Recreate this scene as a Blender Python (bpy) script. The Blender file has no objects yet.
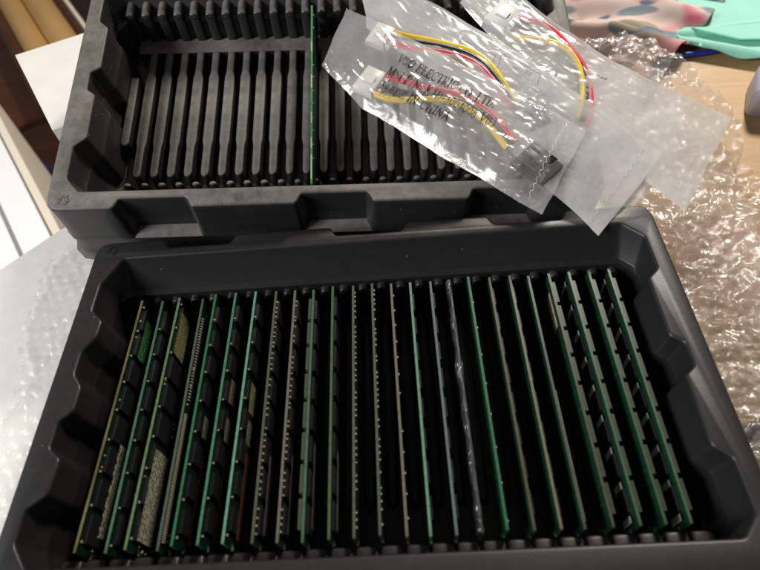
import bpy, bmesh, math, random
from mathutils import Vector, Matrix, Euler, noise
from mathutils.geometry import tessellate_polygon
random.seed(7)
S = 0.001                      # everything is written in millimetres
sc = bpy.context.scene
COL = sc.collection

# ---------------------------------------------------------------- camera
cam_d = bpy.data.cameras.new("camera")
cam = bpy.data.objects.new("camera", cam_d); COL.objects.link(cam)
cam.location = (0.017928, -0.056973, 0.258584)
cam.rotation_euler = (0.631137, 0.073171, -0.030280)
cam_d.sensor_width = 36.0
cam_d.lens = 571.0 / 760.0 * 36.0
cam_d.clip_start = 0.01
cam_d.clip_end = 20.0
cam_d.dof.use_dof = True
cam_d.dof.focus_distance = 0.36
cam_d.dof.aperture_fstop = 9.0
sc.camera = cam

# ---------------------------------------------------------------- world and lamps
world = bpy.data.worlds.new("World"); sc.world = world
world.use_nodes = True
wb = world.node_tree.nodes["Background"]
wb.inputs[0].default_value = (0.92, 0.95, 1.0, 1)
wb.inputs[1].default_value = 0.09

def area(name, loc, target, size, power, color):
    d = bpy.data.lights.new(name, 'AREA'); d.shape = 'RECTANGLE'
    d.size, d.size_y = size; d.energy = power; d.color = color
    o = bpy.data.objects.new(name, d); COL.objects.link(o)
    o.location = loc
    o.rotation_euler = (Vector(target) - Vector(loc)).to_track_quat('-Z', 'Y').to_euler()
    return o
area("window_light", (-1.15, -0.42, 0.72), (0, 0.15, 0), (0.5, 0.5), 22.5, (0.98, 0.985, 1.0))
area("ceiling_light", (0.75, 1.55, 1.2), (0.2, 0.25, 0), (0.3, 0.3), 38.0, (1.0, 0.92, 0.82))

sc.view_settings.view_transform = 'Standard'
sc.view_settings.look = 'None'
sc.view_settings.exposure = 0.0
sc.view_settings.gamma = 1.0
sc.render.engine = 'CYCLES'
sc.cycles.transparent_max_bounces = 24
sc.cycles.max_bounces = 6
sc.render.resolution_x = 1024; sc.render.resolution_y = 768

# ---------------------------------------------------------------- helpers
def lin(c):
    return tuple(((v/255.0)/12.92 if v/255.0 <= 0.04045 else ((v/255.0+0.055)/1.055)**2.4) for v in c) + (1.0,)

def tag(o, label=None, cat=None, group=None, kind=None):
    if label: o['label'] = label
    if cat: o['category'] = cat
    if group: o['group'] = group
    if kind: o['kind'] = kind
    return o

def link(name, me, parent=None):
    o = bpy.data.objects.new(name, me); COL.objects.link(o)
    if parent: o.parent = parent
    return o

def empty(name, loc=(0, 0, 0), rot=(0, 0, 0), parent=None):
    o = bpy.data.objects.new(name, None); COL.objects.link(o)
    o.empty_display_size = 0.01
    o.location = Vector(loc) * S; o.rotation_euler = rot
    if parent: o.parent = parent
    return o

def mesh(name, verts, faces, mats, smooth=None, mat_idx=None):
    """verts in millimetres"""
    me = bpy.data.meshes.new(name)
    me.from_pydata([(v[0]*S, v[1]*S, v[2]*S) for v in verts], [], faces)
    for m in (mats if isinstance(mats, (list, tuple)) else [mats]):
        me.materials.append(m)
    if mat_idx:
        for p, i in zip(me.polygons, mat_idx): p.material_index = i
    bm = bmesh.new(); bm.from_mesh(me)
    bmesh.ops.recalc_face_normals(bm, faces=bm.faces)
    if smooth is not None:
        lim = math.radians(smooth)
        for f in bm.faces: f.smooth = True
        for e in bm.edges:
            if len(e.link_faces) == 2:
                try: e.smooth = e.calc_face_angle() < lim
                except ValueError: pass
    bm.to_mesh(me); bm.free()
    return me

class MB:
    def __init__(s): s.v = []; s.f = []; s.m = []
    def box(s, x0, x1, y0, y1, z0, z1, mi=0):
        b = len(s.v)
        s.v += [(x0,y0,z0),(x1,y0,z0),(x1,y1,z0),(x0,y1,z0),(x0,y0,z1),(x1,y0,z1),(x1,y1,z1),(x0,y1,z1)]
        s.f += [(b,b+3,b+2,b+1),(b+4,b+5,b+6,b+7),(b,b+1,b+5,b+4),(b+1,b+2,b+6,b+5),(b+2,b+3,b+7,b+6),(b+3,b,b+4,b+7)]
        s.m += [mi]*6
    def rings(s, rings, cap0=True, cap1=True, closed=True, mi=0):
        n = len(rings[0]); b = len(s.v)
        for r in rings: s.v += [tuple(p) for p in r]
        for k in range(len(rings)-1):
            for i in range(n if closed else n-1):
                j = (i+1) % n
                s.f.append((b+k*n+i, b+k*n+j, b+(k+1)*n+j, b+(k+1)*n+i)); s.m.append(mi)
        for flag, k in ((cap0, 0), (cap1, len(rings)-1)):
            if flag:
                s.f.append(tuple(b+k*n+i for i in range(n))); s.m.append(mi)
    def me(s, name, mats, smooth=None):
        return mesh(name, s.v, s.f, mats, smooth, s.m)

def rounded(poly, r=2.0, seg=3):
    """quadratic rounding of every corner, always (seg+1) points per corner"""
    out = []; n = len(poly)
    for i in range(n):
        p = Vector(poly[i][:2]); a = Vector(poly[i-1][:2]); c = Vector(poly[(i+1) % n][:2])
        ri = poly[i][2] if len(poly[i]) > 2 else r
        la, lc = (a-p).length, (c-p).length
        A = p + (a-p)*(min(ri, la*0.45)/max(la, 1e-6)); B = p + (c-p)*(min(ri, lc*0.45)/max(lc, 1e-6))
        for k in range(seg+1):
            t = k/seg
            q = A*(1-t)**2 + p*2*t*(1-t) + B*t*t
            out.append((q.x, q.y))
    return out

def offset(pts, d):
    """shift a closed counter-clockwise outline outwards by d along its normals"""
    n = len(pts); out = []
    for i in range(n):
        a = Vector(pts[i-1]); p = Vector(pts[i]); c = Vector(pts[(i+1) % n])
        t = (c-a)
        if t.length < 1e-9: t = Vector((1, 0))
        t.normalize()
        out.append((p.x + t.y*d, p.y - t.x*d))
    return out

def lift(pts, z): return [(x, y, z) for x, y in pts]

def tube(path, r, seg=8, name="wire", mat=None, res=6):
    """smooth tube through path points (mm)"""
    P = [Vector(p) for p in path]; Q = []
    for i in range(len(P)-1):
        p0 = P[max(i-1, 0)]; p1 = P[i]; p2 = P[i+1]; p3 = P[min(i+2, len(P)-1)]
        for k in range(res):
            t = k/res
            Q.append(0.5*((2*p1)+(p2-p0)*t+(2*p0-5*p1+4*p2-p3)*t*t+(-p0+3*p1-3*p2+p3)*t**3))
    Q.append(P[-1]); rings = []
    for i, q in enumerate(Q):
        t = (Q[min(i+1, len(Q)-1)] - Q[max(i-1, 0)]).normalized()
        u = t.cross(Vector((0, 0, 1)))
        if u.length < 1e-3: u = Vector((1, 0, 0))
        u.normalize(); w = u.cross(t)
        rings.append([q + (u*math.cos(a)+w*math.sin(a))*r for a in [2*math.pi*k/seg for k in range(seg)]])
    m = MB(); m.rings(rings)
    return m.me(name, mat, 60)

# ---------------------------------------------------------------- materials
def new_mat(name):
    m = bpy.data.materials.new(name); m.use_nodes = True
    nt = m.node_tree; nt.nodes.clear()
    out = nt.nodes.new('ShaderNodeOutputMaterial')
    return m, nt, out

def N(nt, typ, **kw):
    n = nt.nodes.new(typ)
    for k, v in kw.items():
        if k.startswith('_'): setattr(n, k[1:], v)
        else: n.inputs[k.replace('__', ' ')].default_value = v
    return n

def simple(name, col, rough=0.5, metal=0.0, spec=0.5, var=0.0, scale=200.0, bump=0.0, srgb=True):
    m, nt, out = new_mat(name)
    b = N(nt, 'ShaderNodeBsdfPrincipled'); nt.links.new(b.outputs[0], out.inputs[0])
    c = lin(col) if srgb else tuple(col)+(1,)
    b.inputs['Base Color'].default_value = c
    b.inputs['Roughness'].default_value = rough; b.inputs['Metallic'].default_value = metal
    b.inputs['Specular IOR Level'].default_value = spec
    if var or bump:
        tc = N(nt, 'ShaderNodeTexCoord')
        no = N(nt, 'ShaderNodeTexNoise', Scale=scale, Detail=4.0)
        nt.links.new(tc.outputs['Object'], no.inputs['Vector'])
        if var:
            mr = N(nt, 'ShaderNodeMapRange'); mr.inputs[3].default_value = 1-var; mr.inputs[4].default_value = 1+var
            mr.inputs[1].default_value = 0.3; mr.inputs[2].default_value = 0.7
            nt.links.new(no.outputs[0], mr.inputs[0])
            vm = N(nt, 'ShaderNodeVectorMath', _operation='SCALE'); vm.inputs[0].default_value = c[:3]
            nt.links.new(mr.outputs[0], vm.inputs['Scale']); nt.links.new(vm.outputs[0], b.inputs['Base Color'])
        if bump:
            bp = N(nt, 'ShaderNodeBump', Strength=bump, Distance=0.0004)
            nt.links.new(no.outputs[0], bp.inputs['Height']); nt.links.new(bp.outputs[0], b.inputs['Normal'])
    return m

def tray_plastic(name, dust, scratch, r0=0.33, speck=0.86, walls=0.06, base=(0.013, 0.013, 0.0145), dustcol=(0.17, 0.155, 0.14)):
    """black thermoformed plastic; dust film lies on it, with specks, scuffs and fine scratches"""
    m, nt, out = new_mat(name); L = nt.links.new
    b = N(nt, 'ShaderNodeBsdfPrincipled'); L(b.outputs[0], out.inputs[0]); b.inputs['Specular IOR Level'].default_value = 0.45
    tc = N(nt, 'ShaderNodeTexCoord')
    big = N(nt, 'ShaderNodeTexNoise', Scale=22.0, Detail=5.0, Roughness=0.65)
    L(tc.outputs['Object'], big.inputs['Vector'])
    fine = N(nt, 'ShaderNodeTexNoise', Scale=900.0, Detail=3.0); L(tc.outputs['Object'], fine.inputs['Vector'])
    film = N(nt, 'ShaderNodeMapRange'); film.inputs[1].default_value = 0.3; film.inputs[2].default_value = 0.75
    film.inputs[3].default_value = dust*0.25; film.inputs[4].default_value = dust*1.45
    mid = N(nt, 'ShaderNodeTexNoise', Scale=140.0, Detail=4.0, Roughness=0.7); L(tc.outputs['Object'], mid.inputs['Vector'])
    mm = N(nt, 'ShaderNodeMix', _data_type='FLOAT'); mm.inputs[0].default_value = 0.42; L(big.outputs[0], mm.inputs[2]); L(mid.outputs[0], mm.inputs[3])
    L(mm.outputs[0], film.inputs[0])
    # dust film sticks to horizontal surfaces more than to walls
    geo = N(nt, 'ShaderNodeNewGeometry'); sep = N(nt, 'ShaderNodeSeparateXYZ'); L(geo.outputs['Normal'], sep.inputs[0])
    up = N(nt, 'ShaderNodeMapRange'); up.inputs[1].default_value = 0.2; up.inputs[2].default_value = 0.95
    up.inputs[3].default_value = walls; up.inputs[4].default_value = 1.0; L(sep.outputs[2], up.inputs[0])
    f1 = N(nt, 'ShaderNodeMath', _operation='MULTIPLY'); L(film.outputs[0], f1.inputs[0]); L(up.outputs[0], f1.inputs[1])
    # specks
    vor = N(nt, 'ShaderNodeTexVoronoi', Scale=190.0); L(tc.outputs['Object'], vor.inputs['Vector'])
    sp = N(nt, 'ShaderNodeMath', _operation='LESS_THAN'); sp.inputs[1].default_value = 0.09; L(vor.outputs['Distance'], sp.inputs[0])
    cs = N(nt, 'ShaderNodeSeparateColor'); L(vor.outputs['Color'], cs.inputs[0])
    sel = N(nt, 'ShaderNodeMath', _operation='GREATER_THAN'); sel.inputs[1].default_value = speck; L(cs.outputs[0], sel.inputs[0])
    spk = N(nt, 'ShaderNodeMath', _operation='MULTIPLY'); L(sp.outputs[0], spk.inputs[0]); L(sel.outputs[0], spk.inputs[1])
    # scratches: two stretched noises
    tot = None
    for rot, st in ((0.5, (420, 26, 60)), (-0.9, (460, 22, 60)), (1.35, (520, 30, 60))):
        mp = N(nt, 'ShaderNodeMapping'); mp.inputs['Rotation'].default_value = (0, 0, rot); mp.inputs['Scale'].default_value = st
        L(tc.outputs['Object'], mp.inputs['Vector'])
        n = N(nt, 'ShaderNodeTexNoise', Scale=3.0, Detail=2.0); L(mp.outputs[0], n.inputs['Vector'])
        g = N(nt, 'ShaderNodeMapRange'); g.inputs[1].default_value = 0.645; g.inputs[2].default_value = 0.70; g.inputs[4].default_value = scratch
        L(n.outputs[0], g.inputs[0])
        if tot is None: tot = g
        else:
            mx = N(nt, 'ShaderNodeMath', _operation='MAXIMUM'); L(tot.outputs[0], mx.inputs[0]); L(g.outputs[0], mx.inputs[1]); tot = mx
    sc2 = N(nt, 'ShaderNodeMath', _operation='MULTIPLY'); L(tot.outputs[0], sc2.inputs[0]); L(up.outputs[0], sc2.inputs[1])
    a1 = N(nt, 'ShaderNodeMath', _operation='MULTIPLY'); a1.inputs[1].default_value = 0.7; L(spk.outputs[0], a1.inputs[0])
    a2 = N(nt, 'ShaderNodeMath', _operation='MAXIMUM'); L(a1.outputs[0], a2.inputs[0]); L(f1.outputs[0], a2.inputs[1])
    a3 = N(nt, 'ShaderNodeMath', _operation='MAXIMUM'); L(a2.outputs[0], a3.inputs[0]); L(sc2.outputs[0], a3.inputs[1])
    mix = N(nt, 'ShaderNodeMix', _data_type='RGBA'); mix.inputs[6].default_value = base+(1,); mix.inputs[7].default_value = dustcol+(1,)
    L(a3.outputs[0], mix.inputs[0]); L(mix.outputs[2], b.inputs['Base Color'])
    rg = N(nt, 'ShaderNodeMapRange'); rg.inputs[3].default_value = r0; rg.inputs[4].default_value = 0.75
    L(a3.outputs[0], rg.inputs[0]); L(rg.outputs[0], b.inputs['Roughness'])
    bp = N(nt, 'ShaderNodeBump', Strength=0.12, Distance=0.0003); L(fine.outputs[0], bp.inputs['Height'])
    bw = N(nt, 'ShaderNodeBump', Strength=0.08, Distance=0.002); L(big.outputs[0], bw.inputs['Height']); L(bp.outputs[0], bw.inputs['Normal'])
    L(bw.outputs[0], b.inputs['Normal'])
    return m

def film_mat(name, milk, tint=(0.9, 0.9, 0.9), rough=0.12, gloss=2.2, wr=60.0, wstr=0.6):
    """thin clear or milky plastic film"""
    m, nt, out = new_mat(name); L = nt.links.new
    tr = N(nt, 'ShaderNodeBsdfTransparent'); tr.inputs[0].default_value = (0.97, 0.97, 0.97, 1)
    df = N(nt, 'ShaderNodeBsdfDiffuse'); df.inputs[0].default_value = tint+(1,)
    tl = N(nt, 'ShaderNodeBsdfTranslucent'); tl.inputs[0].default_value = tint+(1,)
    gl = N(nt, 'ShaderNodeBsdfGlossy'); gl.inputs['Roughness'].default_value = rough; gl.inputs[0].default_value = (1, 1, 1, 1)
    tc = N(nt, 'ShaderNodeTexCoord')
    w = N(nt, 'ShaderNodeTexNoise', Scale=wr, Detail=5.0, Roughness=0.6, Distortion=0.6); L(tc.outputs['Object'], w.inputs['Vector'])
    bp = N(nt, 'ShaderNodeBump', Strength=wstr, Distance=0.003); L(w.outputs[0], bp.inputs['Height'])
    for q in (df, gl, tl): L(bp.outputs[0], q.inputs['Normal'])
    body = N(nt, 'ShaderNodeMixShader'); body.inputs[0].default_value = 0.4; L(df.outputs[0], body.inputs[1]); L(tl.outputs[0], body.inputs[2])
    n2 = N(nt, 'ShaderNodeTexNoise', Scale=35.0, Detail=4.0); L(tc.outputs['Object'], n2.inputs['Vector'])
    mr = N(nt, 'ShaderNodeMapRange'); mr.inputs[1].default_value = 0.3; mr.inputs[2].default_value = 0.7
    mr.inputs[3].default_value = milk*0.7; mr.inputs[4].default_value = milk*1.35; L(n2.outputs[0], mr.inputs[0])
    m1 = N(nt, 'ShaderNodeMixShader'); L(mr.outputs[0], m1.inputs[0]); L(tr.outputs[0], m1.inputs[1]); L(body.outputs[0], m1.inputs[2])
    lw = N(nt, 'ShaderNodeLayerWeight', Blend=0.5); L(bp.outputs[0], lw.inputs['Normal'])
    pw = N(nt, 'ShaderNodeMath', _operation='POWER'); pw.inputs[1].default_value = 4.0; L(lw.outputs['Facing'], pw.inputs[0])
    fm = N(nt, 'ShaderNodeMath', _operation='MULTIPLY_ADD', _use_clamp=True); fm.inputs[1].default_value = 0.5*gloss; fm.inputs[2].default_value = 0.055*gloss; L(pw.outputs[0], fm.inputs[0])
    m2 = N(nt, 'ShaderNodeMixShader'); L(fm.outputs[0], m2.inputs[0]); L(m1.outputs[0], m2.inputs[1]); L(gl.outputs[0], m2.inputs[2])
    L(m2.outputs[0], out.inputs[0])
    return m

def wood_mat(name, c1, c2, rough=0.4, scale=6.0, rot=0.0, stretch=(1.0, 9.0, 1.0)):
    m, nt, out = new_mat(name); L = nt.links.new
    b = N(nt, 'ShaderNodeBsdfPrincipled', Roughness=rough); L(b.outputs[0], out.inputs[0])
    tc = N(nt, 'ShaderNodeTexCoord'); mp = N(nt, 'ShaderNodeMapping')
    mp.inputs['Scale'].default_value = stretch; mp.inputs['Rotation'].default_value = (0, 0, rot); L(tc.outputs['Object'], mp.inputs['Vector'])
    n = N(nt, 'ShaderNodeTexNoise', Scale=scale, Detail=8.0, Roughness=0.6, Distortion=0.8); L(mp.outputs[0], n.inputs['Vector'])
    n2 = N(nt, 'ShaderNodeTexNoise', Scale=scale*9, Detail=4.0); L(mp.outputs[0], n2.inputs['Vector'])
    ad = N(nt, 'ShaderNodeMix', _data_type='FLOAT'); ad.inputs[0].default_value = 0.35; L(n.outputs[0], ad.inputs[2]); L(n2.outputs[0], ad.inputs[3])
    cr = N(nt, 'ShaderNodeValToRGB'); cr.color_ramp.elements[0].position = 0.35; cr.color_ramp.elements[1].position = 0.65
    cr.color_ramp.elements[0].color = lin(c1); cr.color_ramp.elements[1].color = lin(c2)
    L(ad.outputs[0], cr.inputs[0]); L(cr.outputs[0], b.inputs['Base Color'])
    bp = N(nt, 'ShaderNodeBump', Strength=0.1, Distance=0.0005); L(n2.outputs[0], bp.inputs['Height']); L(bp.outputs[0], b.inputs['Normal'])
    return m

def label_mat(name, paper, ink, rows=0.0021, rough=0.5):
    """printed sticker: rows of illegible small dark marks"""
    m, nt, out = new_mat(name); L = nt.links.new
    b = N(nt, 'ShaderNodeBsdfPrincipled', Roughness=rough); L(b.outputs[0], out.inputs[0])
    tc = N(nt, 'ShaderNodeTexCoord'); sep = N(nt, 'ShaderNodeSeparateXYZ'); L(tc.outputs['Object'], sep.inputs[0])
    dv = N(nt, 'ShaderNodeMath', _operation='DIVIDE'); dv.inputs[1].default_value = rows; L(sep.outputs[2], dv.inputs[0])
    fr = N(nt, 'ShaderNodeMath', _operation='FRACT'); L(dv.outputs[0], fr.inputs[0])
    ln = N(nt, 'ShaderNodeMath', _operation='LESS_THAN'); ln.inputs[1].default_value = 0.55; L(fr.outputs[0], ln.inputs[0])
    mp = N(nt, 'ShaderNodeMapping'); mp.inputs['Scale'].default_value = (1, 700, 480); L(tc.outputs['Object'], mp.inputs['Vector'])
    n = N(nt, 'ShaderNodeTexNoise', Scale=1.0, Detail=1.0); L(mp.outputs[0], n.inputs['Vector'])
    th = N(nt, 'ShaderNodeMath', _operation='GREATER_THAN'); th.inputs[1].default_value = 0.5; L(n.outputs[0], th.inputs[0])
    mu = N(nt, 'ShaderNodeMath', _operation='MULTIPLY'); L(ln.outputs[0], mu.inputs[0]); L(th.outputs[0], mu.inputs[1])
    mx = N(nt, 'ShaderNodeMix', _data_type='RGBA'); mx.inputs[6].default_value = lin(paper); mx.inputs[7].default_value = lin(ink)
    L(mu.outputs[0], mx.inputs[0]); L(mx.outputs[2], b.inputs['Base Color'])
    return m

M_tray_front = tray_plastic("black_tray_plastic", 0.07, 0.06, r0=0.4, speck=0.93, base=(0.012, 0.012, 0.013))
M_tray_back = tray_plastic("dusty_black_tray_plastic", 0.85, 0.65, speck=0.8, dustcol=(0.215, 0.20, 0.175))
M_white_foam = simple("white_foam", (230, 227, 220), 0.9, var=0.03, scale=120, bump=0.3)
M_card = simple("white_card", (226, 224, 218), 0.85, var=0.03, scale=60, bump=0.15)
M_desk = wood_mat("light_wood_desk", (198, 158, 108), (216, 180, 132), 0.42, 5.0, 0.12, (3.0, 26.0, 3.0))
M_floor = wood_mat("brown_wood_floor", (46, 24, 14), (70, 38, 21), 0.4, 3.0, 0.6, (1, 6, 1))
M_gold = simple("varnished_yellow_wood", (188, 148, 92), 0.3, var=0.06, scale=4)
M_redwood = wood_mat("varnished_red_brown_wood", (62, 34, 18), (84, 48, 26), 0.4, 6.0, 0.6, (1, 8, 1))
M_cab = simple("white_painted_cabinet", (240, 240, 240), 0.4)
M_cabgrey = simple("grey_cabinet_groove", (205, 203, 200), 0.5)
M_cream = simple("cream_edge_band", (228, 218, 198), 0.45)
M_bag = film_mat("milky_polybag_film", 0.5, (0.95, 0.95, 0.93), 0.2, 0.9, 30.0, 0.3)
M_bag_c = film_mat("clear_polybag_film", 0.25, (0.95, 0.95, 0.93), 0.17, 0.7, 24.0, 0.25)
M_bubble = film_mat("bubble_wrap_film", 0.26, (0.93, 0.88, 0.84), 0.09, 1.4, 95.0, 0.9)
M_sleeve = film_mat("clear_sleeve_film", 0.10, (0.85, 0.88, 0.85), 0.1, 4.0, 200.0, 0.8)
M_ink = simple("black_ink", (22, 20, 22), 0.6)
M_ink_grey = simple("grey_ink", (120, 118, 118), 0.7)
M_yellow = simple("yellow_wire_jacket", (238, 200, 10), 0.35)
M_red = simple("red_wire_jacket", (226, 42, 66), 0.35)
M_black = simple("black_wire_jacket", (26, 25, 27), 0.4)
M_white_pl = simple("white_nylon", (226, 224, 218), 0.4)
M_blk_pl = simple("black_connector_plastic", (24, 24, 28), 0.4)
M_metal = simple("tin_plated_metal", (190, 188, 180), 0.3, 1.0)
M_gold_c = simple("gold_contact", (206, 160, 70), 0.3, 1.0)
M_cap = simple("ceramic_capacitor_tin_end", (205, 195, 165), 0.35, 0.3)
M_chip = simple("memory_chip_epoxy", (34, 34, 36), 0.34, var=0.2, scale=900)
M_chipg = simple("greenish_chip_epoxy", (60, 68, 50), 0.4, var=0.15, scale=900)
M_bar = simple("grey_gap_bar", (190, 190, 180), 0.45)
M_brownlab = simple("brown_sticker", (92, 52, 26), 0.5, var=0.2, scale=400)
M_lab = {'white': label_mat("white_sticker_print", (176, 174, 150), (48, 46, 38)),
         'green': label_mat("green_sticker_print", (60, 120, 62), (18, 48, 24)),
         'olive': label_mat("olive_sticker_print", (132, 128, 84), (80, 78, 50)),
         'grey': label_mat("grey_sticker_print", (104, 104, 98), (60, 60, 58)),
         'cream': label_mat("cream_sticker_print", (205, 190, 160), (110, 90, 70)),
         'tiny': label_mat("pale_frame_sticker_print", (120, 122, 92), (40, 44, 34), 0.0012)}
M_pcb = {}
def pcb(c):
    if c not in M_pcb: M_pcb[c] = simple("circuit_board_%d" % len(M_pcb), c, 0.38, var=0.18, scale=350)
    return M_pcb[c]
M_via = simple("solder_via", (140, 170, 120), 0.3, 0.6)

# ---------------------------------------------------------------- setting
def slab(name, pts, z0, z1, mat, bev=0.0, parent=None):
    m = MB()
    if bev:
        m.rings([lift(pts, z0), lift(pts, z1-bev), lift(offset(pts, -bev*0.3), z1-bev*0.3), lift(offset(pts, -bev), z1)])
    else: m.rings([lift(pts, z0), lift(pts, z1)])
    return link(name, m.me(name, mat, 40), parent)

tag(slab("desk", [(-222, -420), (640, -420), (640, 900), (-222, 900)], -68, -38, M_desk, 2), kind='structure')
tag(slab("room_floor", [(-3000, -1500), (1500, -1500), (1500, 4500), (-3000, 4500)], -720, -700, M_floor), kind='structure')

# ---------------------------------------------------------------- trays
PP = 10.96
IN_L_FRONT = [(-143,-9),(-151,1),(-151,15),(-143,21),(-142.5,37),(-149,42),(-149,55),(-143,60),(-143,73),(-148.5,80),(-148.5,93),(-143,101),(-142.5,111),(-150,118),(-150,136),(-141,153)]
IN_R = [(140,153),(150,143),(150,121),(143.5,115),(143,81),(149,77),(149,64),(143.5,60),(143,27),(150,21),(150,-1),(142,-10)]
IN_L_BACK = [(-x, y) for x, y in reversed(IN_R)]

def make_tray(root, left_in, mat, floor_z, bridge=False, slot_gap=None, yo=-22):
    inner = [p for p in left_in] + IN_R          # clockwise seen from above
    inner = list(reversed(inner))                # counter-clockwise
    def cls(p):
        x, y = p
        far = y > 150; near = y < -5
        wide = abs(x) > 146
        return far, near, wide
    def ring(dx_wide, dx_nar, far, near, z, rr):
        out = []
        for x, y in inner:
            s = 1 if x > 0 else -1
            if y > 150:   out.append((s*min(abs(x), dx_wide-4), far))
            elif y < -5:  out.append((s*min(abs(x), dx_wide-4), near))
            else:
                nx = dx_wide if abs(x) > 146 else dx_nar
                ny = y
                if y > 140: ny = min(y, far-8)
                if y < 5: ny = max(y, near+7)
                out.append((s*nx, ny))
        return out
    A = rounded(inner, 1.7)
    B = rounded(ring(147.6, 141.5, 143.5, -7, 0, 0), 1.7)
    B2 = rounded(ring(147.0, 140.9, 139.5, -6.2, 0, 0), 2.0)
    Cc = rounded(ring(146.2, 140.3, 138.8, -5.4, 0, 0), 2.0)
    D = rounded(ring(143.5, 139.0, 138.0, -4.0, 0, 0), 2.0)
    # outer rim outline with three stacking pockets on the long sides
    def outer(pk):
        p = [(-159, yo, 9), ]
        for a, b in ((-121, -77), (-18, 26), (80, 124)):
            p += [(a, yo, 2), (a+3, yo+pk, 2), (b-3, yo+pk, 2), (b, yo, 2)]
        p += [(159, yo, 9), (159, 166, 9)]
        for a, b in ((68, 112), (-22, 22), (-119, -77)):
            p += [(b, 166, 2), (b-3, 166-pk, 2), (a+3, 166-pk, 2), (a, 166, 2)]
        p += [(-159, 166, 9)]
        return rounded(p, 2)
    O = outer(6.5); O2 = outer(7.5); Oflat = outer(0.0)
    m = MB()
    # rim top surface
    oo, ii = offset(O, -1.5), offset(A, 1.2)
    tri = tessellate_polygon([[Vector((x, y, 0)) for x, y in oo], [Vector((x, y, 0)) for x, y in ii]])
    b = len(m.v); m.v += lift(oo, 15) + lift(ii, 15)
    for t in tri: m.f.append(tuple(b+i for i in t)); m.m.append(0)
    # outer side
    no = len(oo)
    def rot_b(rings): m.rings(rings, False, False)
    rot_b([lift(oo, 15), lift(offset(O, -0.55), 14.65), lift(O, 13.8), lift(offset(O, 0.2), 12.5), lift(offset(O2, 2.0), -12.0), lift(offset(O2, 2.4), -13.5), lift(offset(Oflat, 2.9), -15.0), lift(offset(Oflat, 3.0), -16.2), lift(offset(Oflat, 2.3), -17.0), lift(offset(Oflat, 2.8), -24), lift(offset(Oflat, 3.2), -30),
           lift(offset(Oflat, 4.4), -32.5), lift(offset(Oflat, 6.6), -34.4), lift(offset(Oflat, 7.2), -35.2), lift(offset(Oflat, 6.9), -36.0)])
    # inner side
    rot_b([lift(ii, 15), lift(offset(A, 0.45), 14.75), lift(offset(A, 0.0), 14.1), lift(offset(A, -0.3), 13),
           lift(offset(B, 0.2), -2.2), lift(offset(B, -0.3), -3.0), lift(offset(B2, 0.15), -3.8), lift(B2, -5.0), lift(offset(Cc, 0.0), -13), lift(offset(D, 0.0), floor_z+1.5), lift(offset(D, -1.5), floor_z)])
    # floor
    dd = offset(D, -1.5)
    tri = tessellate_polygon([[Vector((x, y, 0)) for x, y in dd]])
    b = len(m.v); m.v += lift(dd, floor_z)
    for t in tri: m.f.append(tuple(b+i for i in t)); m.m.append(0)
    me = m.me("shell", mat)
    bm = bmesh.new(); bm.from_mesh(me)
    bmesh.ops.remove_doubles(bm, verts=bm.verts, dist=1e-7)
    bmesh.ops.recalc_face_normals(bm, faces=bm.faces)
    for f in bm.faces: f.smooth = True
    for e in bm.edges:
        if len(e.link_faces) == 2: e.smooth = e.calc_face_angle() < math.radians(38)
    bm.to_mesh(me); bm.free()
    link("shell", me, root)
    # lugs that hold the module ends
    def lug_mesh(sgn):
        w = 3.1 if sgn > 0 else 4.6; top = (5.5 if bridge else -6.0) if sgn > 0 else -7.0; z0 = floor_z+0.1; out = []
        hk = 0.9 if sgn > 0 else 0.15
        prof = [(-w, z0)] + [(-w*math.cos(a), top-w*hk+w*hk*math.sin(a)) for a in [math.pi*k/8 for k in range(9)]] + [(w, z0)]
        def r(y, k, dz=0): return [(x*k, y, max(z0, z+dz) if z > z0 else z0) for x, z in prof]
        q = MB()
        y0, y1 = (0.0, 15.0 if (bridge and sgn > 0) else 8.0)
        q.rings([r(sgn*y1, 1.02), r(sgn*(y0+1.4), 1.0), r(sgn*(y0+0.4), 0.93, -0.4), r(sgn*y0, 0.72, -1.6)])
        # dimple-like nib at the head of the lug
        q.box(-0.5, 0.5, *(sorted((sgn*(-0.35), sgn*0.6))), top-3.9, top-2.7)
        return q.me("slot_lug", mat, 50)
    lf = lug_mesh(1); ln = lug_mesh(-1)
    for i in range(0, 26):
        x = (i+0.5-13)*PP
        o = link("slot_lug", lf, root); o.location = Vector((x, 135.6, 0))*S
        o = link("slot_lug", ln, root); o.location = Vector((x, -1.4, 0))*S
    # ribs on the floor
    top = -18.0 if bridge else -27.0
    def rib_mesh(y0, y1, w1, w2, yn, yf):
        a, bb = w1/2, w2/2
        side = [(a*0.3, y0-0.4), (a*0.8, y0+0.8), (a, y0+3), (a, yn-2.5), (bb, yn+2.5), (bb, yf-2.5), (a, yf+2.5), (a, y1-1.0), (a*0.92, y1)]
        pl = [(x, y) for x, y in side] + [(-x, y) for x, y in reversed(side)]
        q = MB()
        q.rings([lift(offset(pl, 0.9), floor_z+0.1), lift(offset(pl, 0.25), top-1.2), lift(pl, top-0.35), lift(offset(pl, -0.7), top)], cap0=False)
        return q.me("slot_rib", mat, 50)
    full = rib_mesh(21, 126, 5.0, 6.7, 46, 104); short = rib_mesh(46, 103, 5.2, 5.2, 60, 90)
    for i in range(0, 26):
        x = (i+0.5-13)*PP
        link("slot_rib", short if i in (0, 25) else full, root).location = (x*S, 0, 0)
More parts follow.
